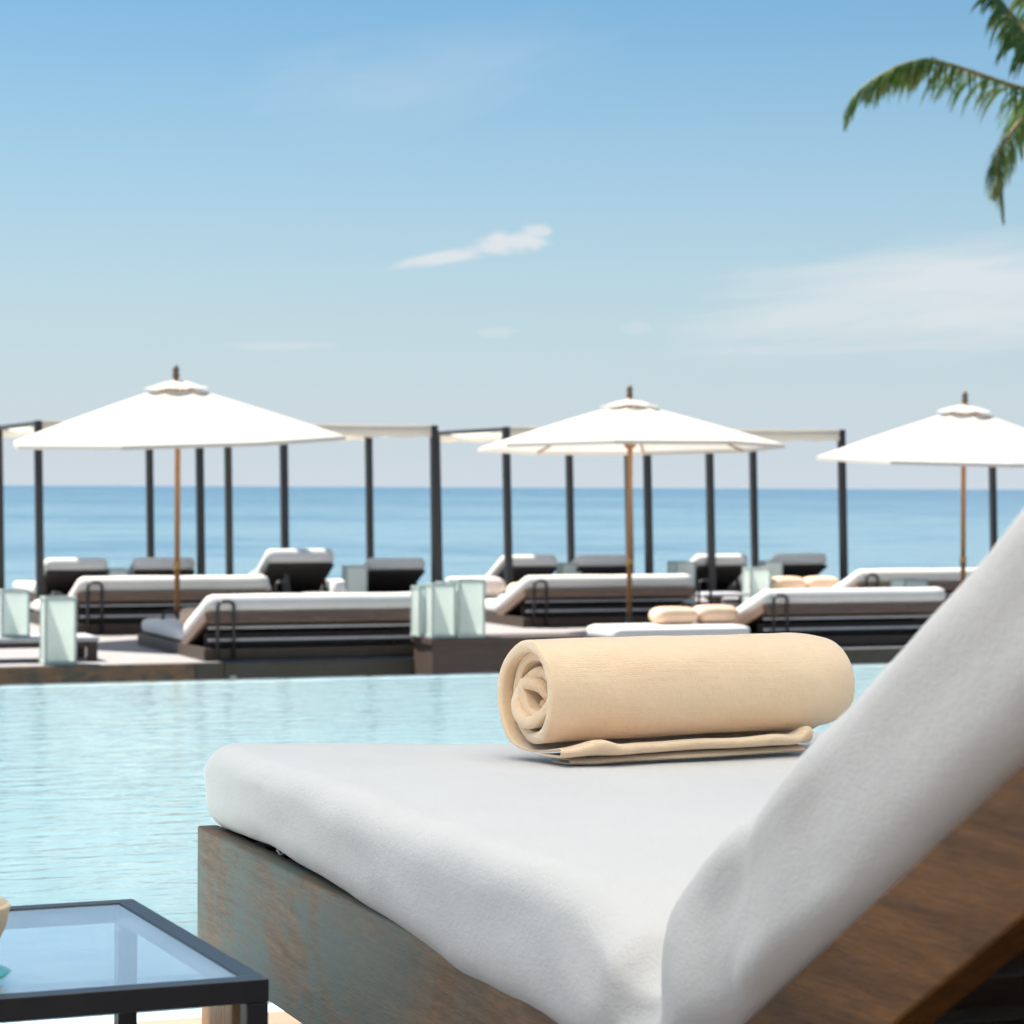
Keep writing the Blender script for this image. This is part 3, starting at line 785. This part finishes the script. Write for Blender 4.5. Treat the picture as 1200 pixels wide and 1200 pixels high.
# ------------------------------------------------------------------ pergolas
def make_pergola(w=1.71, d=2.3, h=2.045):
    rt = thing('pergola', '', 'pergola', group='black post pergolas with cream canopies')
    p = .076
    for (x, y) in ((0, 0), (w, 0), (0, d), (w, d)):
        lean = .012 * (1 if x else -1)
        b = MB(); b.bar((x, y, 0), (x - .03, y, h), p, p, up=(0, 1, 0)); b.build('post', M['post'], rt, bevel=.004)
    o = -.03
    for (a, c) in (((o + .036, 0, h - .03), (w + o - .036, 0, h - .03)), ((o + .036, d, h - .03), (w + o - .036, d, h - .03)), ((o, .036, h - .03), (o, d - .036, h - .03)), ((w + o, .036, h - .03), (w + o, d - .036, h - .03))):
        b = MB(); b.bar(a, c, .035, .045); b.build('beam', M['post'], rt)
    vs = []; fs = []; nx, ny = 12, 20
    for i in range(nx + 1):
        for j in range(ny + 1):
            fx, fy = i / nx, j / ny
            sag = .14 * math.sin(PI * fy) * (1 - .15 * math.sin(PI * fx)) + .02 * math.sin(PI * fx)
            vs.append((o + .02 + (w - .04) * fx, -.022 + (d + .044) * fy, h + .003 - sag * .75))
    for i in range(nx):
        for j in range(ny):
            a = i * (ny + 1) + j; fs.append((a, a + ny + 1, a + ny + 2, a + 1))
    k = len(vs)
    for (yy0, sg) in ((-.026, 0), (d + .026, ny)):             # hems hanging over the end beams
        base = len(vs)
        for i in range(nx + 1):
            vs.append((o + .02 + (w - .04) * i / nx, yy0, h + .003)); vs.append((o + .02 + (w - .04) * i / nx, yy0, h - .13 - .012 * math.sin(i * 2.1)))
        for i in range(nx): fs.append((base + 2 * i, base + 2 * i + 1, base + 2 * i + 3, base + 2 * i + 2))
    MB().add(vs, fs).build('canopy', M['pergola_cloth'], rt, smooth=True)
    return rt
proto = make_pergola(); used = [False]
for (dv_, lab) in ((0, 'leftmost black pergola, mostly behind the left parasol canopy'), (2.635, 'black pergola with cream canopy showing right of the left parasol'),
                   (5.208, 'black pergola behind the left half of the middle parasol'), (7.70, 'black pergola with canopy edge showing right of the middle parasol'),
                   (12.88, 'rightmost black pergola, one post seen just right of the right parasol pole')):
    place(proto, used, deck(1.64 + dv_, 6.92), YAW, lab).rotation_euler.y = -.011 if dv_ > 5 else -.003

# ------------------------------------------------------------------ parasols
def make_parasol(name, label, loc, Rad, zr, zt, rot0, tilt):
    rt = thing(name, label, 'parasol', loc, rot0, group='cream market parasols on the far deck')
    z0 = loc[2]; hr = zr - z0; ht = zt - z0
    top = ht - .11; nr = 8
    T = Matrix.Translation((0, 0, hr)) @ Matrix.Rotation(R(tilt[0]), 4, 'X') @ Matrix.Rotation(R(tilt[1]), 4, 'Y') @ Matrix.Translation((0, 0, -hr))
    def rimr(a):
        k = (a / (2 * PI / nr)) % 1; return Rad * math.cos(PI / nr) / math.cos((k - .5) * 2 * PI / nr)
    def prof(f): return top - (top - hr) * (f * .93 + .07 * f * f)
    vs = []; fs = []; A = 64; ring = 14; f0 = .13
    for i in range(ring + 1):
        f = f0 + (1 - f0) * i / ring
        for k in range(A):
            a = 2 * PI * k / A; kk = (a / (2 * PI / nr)) % 1
            r = rimr(a) * f
            z = prof(f) - .018 * Rad * math.sin(PI * kk) * math.sin(PI * min(1, f)) 
            vs.append(T @ Vector((r * math.cos(a), r * math.sin(a), z)))
    for i in range(ring):
        for k in range(A): fs.append((i * A + k, i * A + (k + 1) % A, (i + 1) * A + (k + 1) % A, (i + 1) * A + k))
    # short valance turned down at the rim
    base = ring * A; q0 = len(vs)
    for k in range(A):
        p = vs[base + k]; vs.append(Vector((p.x * 1.002, p.y * 1.002, p.z - .035)))
    for k in range(A): fs.append((base + k, base + (k + 1) % A, q0 + (k + 1) % A, q0 + k))
    cn = MB().add(vs, fs).build('canopy', M['canvas'], rt)
    vs = []; fs = []; ringv = 6
    for i in range(ringv + 1):
        f = i / ringv
        for k in range(A):
            a = 2 * PI * k / A; kk = (a / (2 * PI / nr)) % 1
            r = .03 + (Rad * .17 * (1 - .05 * math.sin(PI * kk))) * f
            z = top + .018 - .060 * f ** 1.2 - .008 * math.sin(PI * kk) * f + .012 * noise.noise(Vector((math.cos(a) * 2.5, math.sin(a) * 2.5, f * 2)))
            vs.append(T @ Vector((r * math.cos(a), r * math.sin(a), z)))
    for i in range(ringv):
        for k in range(A): fs.append((i * A + k, i * A + (k + 1) % A, (i + 1) * A + (k + 1) % A, (i + 1) * A + k))
    MB().add(vs, fs).build('vent', M['canvas'], cn, smooth=True)
    b = MB(); b.tube([(0, 0, .06), T @ Vector((0, 0, hr)), T @ Vector((0, 0, top + .06))], .025, 12); po = b.build('pole', M['pole'], rt, smooth=True)
    b = MB(); b.lathe([(.028, .62), (.032, .62), (.032, .70), (.028, .70)], 16); b.build('sleeve', M['brass'], po, smooth=True)
    pt = T @ Vector((0, 0, top + .05))
    b = MB(); b.lathe([(.032, 0), (.034, .025), (.02, .035), (.03, .05), (.032, .065), (.02, .09), (.010, .11), (0, .115)], 16, pt); b.build('finial', M['finial'], rt, smooth=True)
    hub = hr + .02
    b = MB(); b.lathe([(.022, -.04), (.05, -.035), (.055, .0), (.05, .03), (.022, .035)], 16, T @ Vector((0, 0, hub))); b.build('hub', M['pole'], rt, smooth=True)
    for k in range(nr):
        a = 2 * PI * k / nr; d = Vector((math.cos(a), math.sin(a), 0))
        rb = MB()
        rb.tube([T @ (d * (Rad * f * .99) + Vector((0, 0, prof(f) - .018))) for f in (.03, .3, .6, .99)], .011, 6)
        ro = rb.build('rib', M['pole'], rt, smooth=True)
        q = MB(); q.tube([T @ (d * .04 + Vector((0, 0, hub))), T @ (d * (Rad * .52) + Vector((0, 0, prof(.52) - .03)))], .009, 6); q.build('strut', M['pole'], ro, smooth=True)
    b = MB(); b.lathe([(0, 0), (.20, 0), (.21, .015), (.21, .05), (.19, .065), (.04, .07), (.03, .16), (.022, .16)], 24); b.build('base', M['black'], rt, smooth=True)
    return rt
def par(px, u, Rad, rim, tip, hz, label, rot0, tilt):
    p = deck(dv(px, u), u); s = F / p.y
    make_parasol('parasol', label, (p.x, p.y, DZ), Rad, HC + (hz - rim) / s, HC + (hz - tip) / s, R(rot0), tilt)
par(208, 2.55, 1.52, 514, 434, 569.3, 'left cream parasol standing before the leftmost pergola', -10, (3.4, -.9))
par(738, 2.70, 1.46, 523, 457, 571.6, 'middle cream parasol with its underside ribs showing, above the rolled towel', -8, (-1.2, -.8))
par(1129, 2.55, 1.50, 537, 464, 573.3, 'right cream parasol cut off by the picture edge', 8, (2.6, .3))

# ------------------------------------------------------------------ lanterns, tables and small things on the far deck
def make_lantern(w=.215, h=.50):
    rt = thing('lantern', '', 'lantern', group='frosted glass candle lanterns on the far deck')
    k = w / 2; p = .018
    b = MB(); b.span((-k - .012, -k - .012, 0), (k + .012, k + .012, .03)); b.build('base', M['metal_lantern'], rt, bevel=.003)
    b = MB()
    for sx_ in (-1, 1):
        for sy in (-1, 1): b.span((sx_ * k - p / 2, sy * k - p / 2, .0302), (sx_ * k + p / 2, sy * k + p / 2, h - .0202))
    for sg in (-1, 1):
        b.span((-k - p / 2, sg * k - p / 2, h - .02), (k + p / 2, sg * k + p / 2, h)); b.span((sg * k - p / 2, -k + p / 2 + .0005, h - .02), (sg * k + p / 2, k - p / 2 - .0005, h))
    b.build('frame', M['metal_lantern'], rt, bevel=.002)
    for (cx_, cy, sx_, sy) in ((0, -k, w - p, .005), (0, k, w - p, .005), (-k, 0, .005, w - p), (k, 0, .005, w - p)):
        b = MB(); b.box((cx_, cy, (h + .01) / 2), (sx_ - .001 if sx_ > .01 else sx_, sy - .001 if sy > .01 else sy, h - .052)); b.build('glass_pane', M['frosted'], rt)
    b = MB(); b.lathe([(0, .031), (.035, .031), (.035, .16), (.03, .165), (0, .162)], 16); b.build('candle', M['whitepot'], rt, smooth=True)
    return rt
# timber box in front of the deck, carrying lanterns
bx = thing('timber_box', 'dark timber box standing at the pool side under a cluster of lanterns', 'box', (deck(dv(506, -.62), -.62).x, deck(dv(506, -.62), -.62).y, -1.25), YAW)
b = MB(); b.span((.02, .02, 0), (1.28, .47, .80)); b.build('carcass', M['plinth'], bx, bevel=.004)
b = MB(); b.span((0, 0, .8004), (1.3, .485, .85)); b.build('lid', M['plinth'], bx, bevel=.004)
BZ = -1.25 + .8505
# low table at far left
ltu = .30; ltv = dv(117, ltu)
lt = thing('coffee_table', 'low dark coffee table at the far left holding the wide lantern', 'table', deck(ltv, ltu), YAW)
b = MB(); b.span((-1.15, 0, .155), (0, .55, .19)); b.build('table_top', M['grey'], lt, bevel=.003)
for (x, y) in ((-1.14, .01), (-.085, .01), (-1.14, .46), (-.085, .46)):
    b = MB(); b.span((x, y, 0), (x + .075, y + .08, .1548)); b.build('leg', M['wood_dark'], lt, bevel=.003)
b = MB(); b.span((-1.12, .03, .11), (-.02, .05, .1545)); b.span((-1.12, .5, .11), (-.02, .52, .1545)); b.build('apron', M['wood_dark'], lt)
proto = make_lantern(); used = [False]
def onbox(x, y):
    p = bx.location + EV * x + EU * y; return Vector((p.x, p.y, BZ))
lan = [(deck(dv(71, .0), .07), 1.06, 1.04, 'tall frosted lantern at the deck edge in front of the coffee table'),
       (deck(dv(17, .50), .50, DZ + .1905), .95, .74, 'frosted lantern on top of the low coffee table at far left'),
       (deck(dv(137, 7.15), 7.15), .86, 1.0, 'short frosted lantern between the two far left single loungers'),
       (deck(dv(416, 6.5), 6.5), .98, 1.06, 'slim frosted lantern left of the lounger behind the lantern cluster'),
       (onbox(-.10 + .02 + .16, .34), .85, .80, 'leftmost lantern of the cluster on the timber box'),
       (onbox(.12, .13), .85, .86, 'front lantern of the cluster, on the box corner beside the black hoops'),
       (onbox(.30, .36), .95, .86, 'rear middle lantern of the cluster on the timber box'),
       (onbox(.345, .13), .98, .92, 'largest front right lantern of the cluster on the timber box'),
       (deck(dv(667, 7.3), 7.3), 1.0, 1.04, 'frosted lantern between the two loungers beside the middle parasol pole'),
       (deck(dv(799, 6.9), 6.9), 1.05, 1.08, 'frosted lantern left of the lounger crossed by a black post'),
       (deck(dv(887, 5.6), 5.6), 1.05, 1.02, 'nearer of the two tall lanterns left of the rightmost single lounger'),
       (deck(dv(903, 6.8), 6.8), .95, 1.08, 'farther of the two tall lanterns left of the rightmost single lounger'),
       (deck(dv(1066, 2.9), 2.9), 1.2, .95, 'square lantern right of the near deck, under the right parasol')]
for (p, s, sz, lab) in lan:
    o = place(proto, used, p, YAW + R(random.uniform(-6, 6)), lab); o.scale = (s, s, sz)

# peach cushions on the beds
def cushion_thing(name, bed, x, y, z, d, m, label, cat, group=None, rx=0, rz=0):
    v, u = BED[bed] if bed < 9 else (dv(722, .12), .12); p = deck(v + x, u + y, DZ + z)
    q = MB(); q.cushion((0, 0, d[2] / 2), d, min(d) * .46, (10, 8, 6), fn=lambda c, D: Vector((c.x, c.y, c.z * (1 - .25 * (abs(c.x) / D.x) ** 3))))
    o = q.build(name, m, smooth=True, loc=p, rz=YAW + rz); o.rotation_euler.x = rx
    return tag(o, label, cat, group)
G_ = 'peach cushions on the far daybeds'
def bolster(bed, x, y, z, ln, r, label):
    v, u = BED[bed]; p = deck(v + x, u + y, DZ + z); q = MB()
    q.lathe([(0, -ln / 2), (r * .6, -ln / 2), (r * .92, -ln / 2 + .015), (r, -ln / 2 + .05), (r, ln / 2 - .05), (r * .92, ln / 2 - .015), (r * .6, ln / 2), (0, ln / 2)], 20)
    q.v = [Vector((w_.z, w_.x, w_.y + r)) for w_ in q.v]
    return tag(q.build('bolster', M['peach'], smooth=True, loc=p, rz=YAW), label, 'cushion', G_)
bolster(0, .36, .95, .230, .62, .075, 'peach bolster on the seat of the nearest left daybed')
cushion_thing('cushion', 9, .72, .40, .199, (.40, .26, .15), M['peach'], 'left peach cushion on the white ottoman behind the rolled towel', 'cushion', G_)
cushion_thing('cushion', 9, 1.12, .42, .199, (.40, .26, .16), M['peach'], 'right peach cushion on the white ottoman behind the rolled towel', 'cushion', G_)
cushion_thing('cushion', 3, .20, 1.55, .230, (.40, .24, .22), M['stripes'], 'striped peach cushion left of the middle parasol, beside black hoops', 'cushion', G_)
cushion_thing('cushion', 3, .50, 1.15, .230, (.42, .26, .17), M['peach'], 'plain peach cushion against the backrest left of the middle parasol', 'cushion', G_)
cushion_thing('cushion', 4, .10, 1.75, .230, (.42, .26, .18), M['peach'], 'left peach cushion of the pair in front of the rightmost single lounger', 'cushion', G_)
cushion_thing('cushion', 4, .50, 1.72, .230, (.42, .26, .18), M['peach'], 'right peach cushion of the pair in front of the rightmost single lounger', 'cushion', G_)
# pouf, bag, stool, pot and side table
pf = deck(dv(329, 3.3), 3.3); b = MB(); b.lathe([(0, 0), (.13, 0), (.155, .05), (.16, .16), (.155, .235), (.12, .255), (0, .26)], 24)
tag(b.build('pouf', M['green_cloth'], smooth=True, loc=pf), 'round pale green pouf between the nearest left daybed and a reclined lounger', 'pouf')
bp = deck(dv(300, 4.4), 4.4)
bg_ = thing('beach_bag', 'striped beach bag at the right end of the daybed behind the left parasol', 'bag', bp, YAW)
b = MB(); b.cushion((0, 0, .22), (.26, .16, .44), .05, (8, 6, 8), fn=lambda c, D: Vector((c.x * (1 + .15 * c.z / D.z), c.y, c.z))); b.build('body', M['stripes'], bg_, smooth=True)
for y in (-.05, .05):
    b = MB(); b.tube([(-.06, y, .42), (-.05, y, .52), (0, y, .56), (.05, y, .52), (.06, y, .42)], .008, 6); b.build('handle', M['whitepot'], bg_, smooth=True)
sp = deck(dv(374, 4.6), 4.6)
stl = thing('side_table', 'small grey side table beside the tallest reclined single lounger', 'table', sp, YAW)
b = MB(); b.span((-.13, -.13, .30), (.13, .13, .33)); b.build('table_top', M['grey'], stl, bevel=.004)
for (x, y) in ((-.12, -.12), (.09, -.12), (-.12, .09), (.09, .09)):
    b = MB(); b.span((x, y, 0), (x + .03, y + .03, .2996)); b.build('leg', M['grey'], stl)
pp = deck(dv(396, 5.6), 5.6); b = MB(); b.lathe([(0, 0), (.06, 0), (.075, .1), (.08, .3), (.075, .40), (.065, .41), (.06, .38), (0, .37)], 20)
tag(b.build('pot', M['whitepot'], smooth=True, loc=pp), 'tall white pot between the tallest lounger and the slim lantern', 'pot')
sp = deck(dv(842, 5.0), 5.0)
stl = thing('side_table', 'grey pedestal side table in front of the lounger with a black post across it', 'table', sp, YAW)
b = MB(); b.cushion((0, 0, .25), (.58, .45, .035), .015, (6, 6, 2)); b.build('table_top', M['grey'], stl, smooth=True)
b = MB(); b.lathe([(.14, 0), (.14, .02), (.04, .03), (.035, .2), (.08, .232)], 20); b.build('pedestal', M['wood_dark'], stl, smooth=True)
ov = dv(722, .12); op = deck(ov, .12)
ot = thing('ottoman', 'low white padded ottoman seen just over the rolled towel, carrying two peach cushions', 'ottoman', op, YAW)
b = MB(); b.span((0, 0, 0), (1.26, .62, .09)); b.build('base', M['wood_dark'], ot, bevel=.004)
b = MB(); b.cushion((.63, .31, .145), (1.28, .64, .11), .045, (14, 8, 4)); b.build('pad', M['far_mattress'], ot, smooth=True)

# ------------------------------------------------------------------ coconut palm beyond the deck
PD = 30.0
def WP(px, py, d): return Vector(((px - 600) / F * d, d, HC + (571 + (px - 600) * ROLL - py) / F * d))
crown = WP(1248, 108, PD)
palm = thing('palm_tree', 'coconut palm leaning in at the upper right with drooping fronds', 'palm', (crown.x + .9, PD + .6, -1.25))
pr = palm.location
b = MB(); pts = []
for i in range(15):
    f = i / 14; p = Vector((pr.x, pr.y, -1.25)).lerp(crown - Vector((0, 0, .25)), f); p.x += .35 * math.sin(f * PI); pts.append(p - pr)
b.tube(pts, lambda t_: .17 - .07 * t_ + (.06 * (1 - t_) ** 6), 14); b.build('trunk', M['trunk'], palm, smooth=True)
def frond(ctrl, leaf=.62, n=62, droop=1.0, seed=0, upfrac=.25, wid=.058):
    rnd = random.Random(seed)
    P = [Vector(c) for c in ctrl]
    def cr(t_):
        x = t_ * (len(P) - 1); i = min(int(x), len(P) - 2); f = x - i
        p0 = P[max(i - 1, 0)]; p1 = P[i]; p2 = P[i + 1]; p3 = P[min(i + 2, len(P) - 1)]
        return .5 * ((2 * p1) + (p2 - p0) * f + (2 * p0 - 5 * p1 + 4 * p2 - p3) * f * f + (3 * p1 - p0 - 3 * p2 + p3) * f ** 3)
    sp_ = MB(); sp_.tube([cr(i / 24) for i in range(25)], lambda t_: .030 * (1 - t_) + .006, 6)
    lf = MB()
    for k in range(n):
        t_ = .10 + .90 * k / (n - 1)
        p = cr(t_); tn = (cr(min(1, t_ + .02)) - cr(max(0, t_ - .02))).normalized()
        side = tn.cross(Vector((0, 0, 1)))
        side = side.normalized() if side.length > .1 else Vector((0, 1, 0))
        upv = side.cross(tn).normalized()
        for sg in (-1, 1, rnd.choice((-1, 1))):
            if rnd.random() < .06: continue
            ln = leaf * (math.sin(PI * min(1, t_ * .80 + .18)) ** .6) * rnd.uniform(.75, 1.12)
            d = (side * sg * rnd.uniform(.55, .95) + tn * (.55 + .5 * t_) + upv * rnd.uniform(.0, .35 + upfrac)).normalized()
            pts = [p.copy()]; q = p.copy(); m = 5
            dr = droop * rnd.uniform(.7, 1.3)
            for j in range(m):
                d = (d + Vector((0, 0, -.42 * dr)) + Vector((rnd.uniform(-.06, .06), rnd.uniform(-.06, .06), 0))).normalized()
                q = q + d * (ln / m); pts.append(q.copy())
            wv = tn.cross(d); wv = (tn * .9 + wv * .3).normalized()
            vs = []
            for j, q in enumerate(pts):
                ww = wid * math.sin(PI * min(1, (j / m) * .85 + .15)) ** .8 * (1 if j < m else .1)
                vs += [q - wv * ww / 2, q + wv * ww / 2]
            lf.add(vs, [(2 * j, 2 * j + 1, 2 * j + 3, 2 * j + 2) for j in range(m)])
    fo = lf.build('frond', M['leaf'], palm, fix=False)
    sp_.build('rachis', M['spine'], fo, smooth=True)
def rel(l): return [p - pr for p in l]
frond(rel([crown, WP(1200, 105, 29.8), WP(1115, 77, 29.4), WP(1080, 71, 29.3), WP(1045, 80, 29.2), WP(1004, 107, 29.1), WP(990, 140, 29.1)]), .62, 105, 1.05, 1, .25, .042)
frond(rel([crown, WP(1205, 132, 29.6), WP(1176, 165, 29.3), WP(1166, 190, 29.2), WP(1169, 220, 29.2), WP(1174, 252, 29.2)]), .50, 70, 1.5, 2, .25, .042)
frond(rel([crown, WP(1222, 72, 30.2), WP(1192, 28, 30.4), WP(1165, -6, 30.5), WP(1140, -50, 30.6), WP(1120, -60, 30.6)]), .62, 62, 1.2, 3)
frond(rel([crown, WP(1238, 40, 30.8), WP(1215, -30, 31.4), WP(1195, -80, 32.2), WP(1180, -70, 33)]), .7, 62, 1.2, 4)
rnd = random.Random(11)
for k in range(12):
    a = R(-75 + k * 15.5 + rnd.uniform(-5, 5)); el = rnd.uniform(.0, .9)
    d = Vector((math.cos(a), math.sin(a) * 1.0, 0)); ln = rnd.uniform(2.6, 3.3)
    c = [crown + d * (ln * f) + Vector((0, 0, el * ln * f - (0.62 + .25 * el) * ln * f * f)) for f in (0, .2, .4, .6, .8, 1)]
    frond(rel(c), .6, 46, 1.1, 20 + k)
for k in range(5):
    a = k * 1.3; b = MB(); b.lathe([(0, -.13), (.06, -.11), (.105, -.03), (.10, .06), (.05, .12), (0, .13)], 14, crown - pr + Vector((.16 * math.cos(a), .16 * math.sin(a), -.3)))
    b.build('coconut', M['green_cloth'], palm, smooth=True)
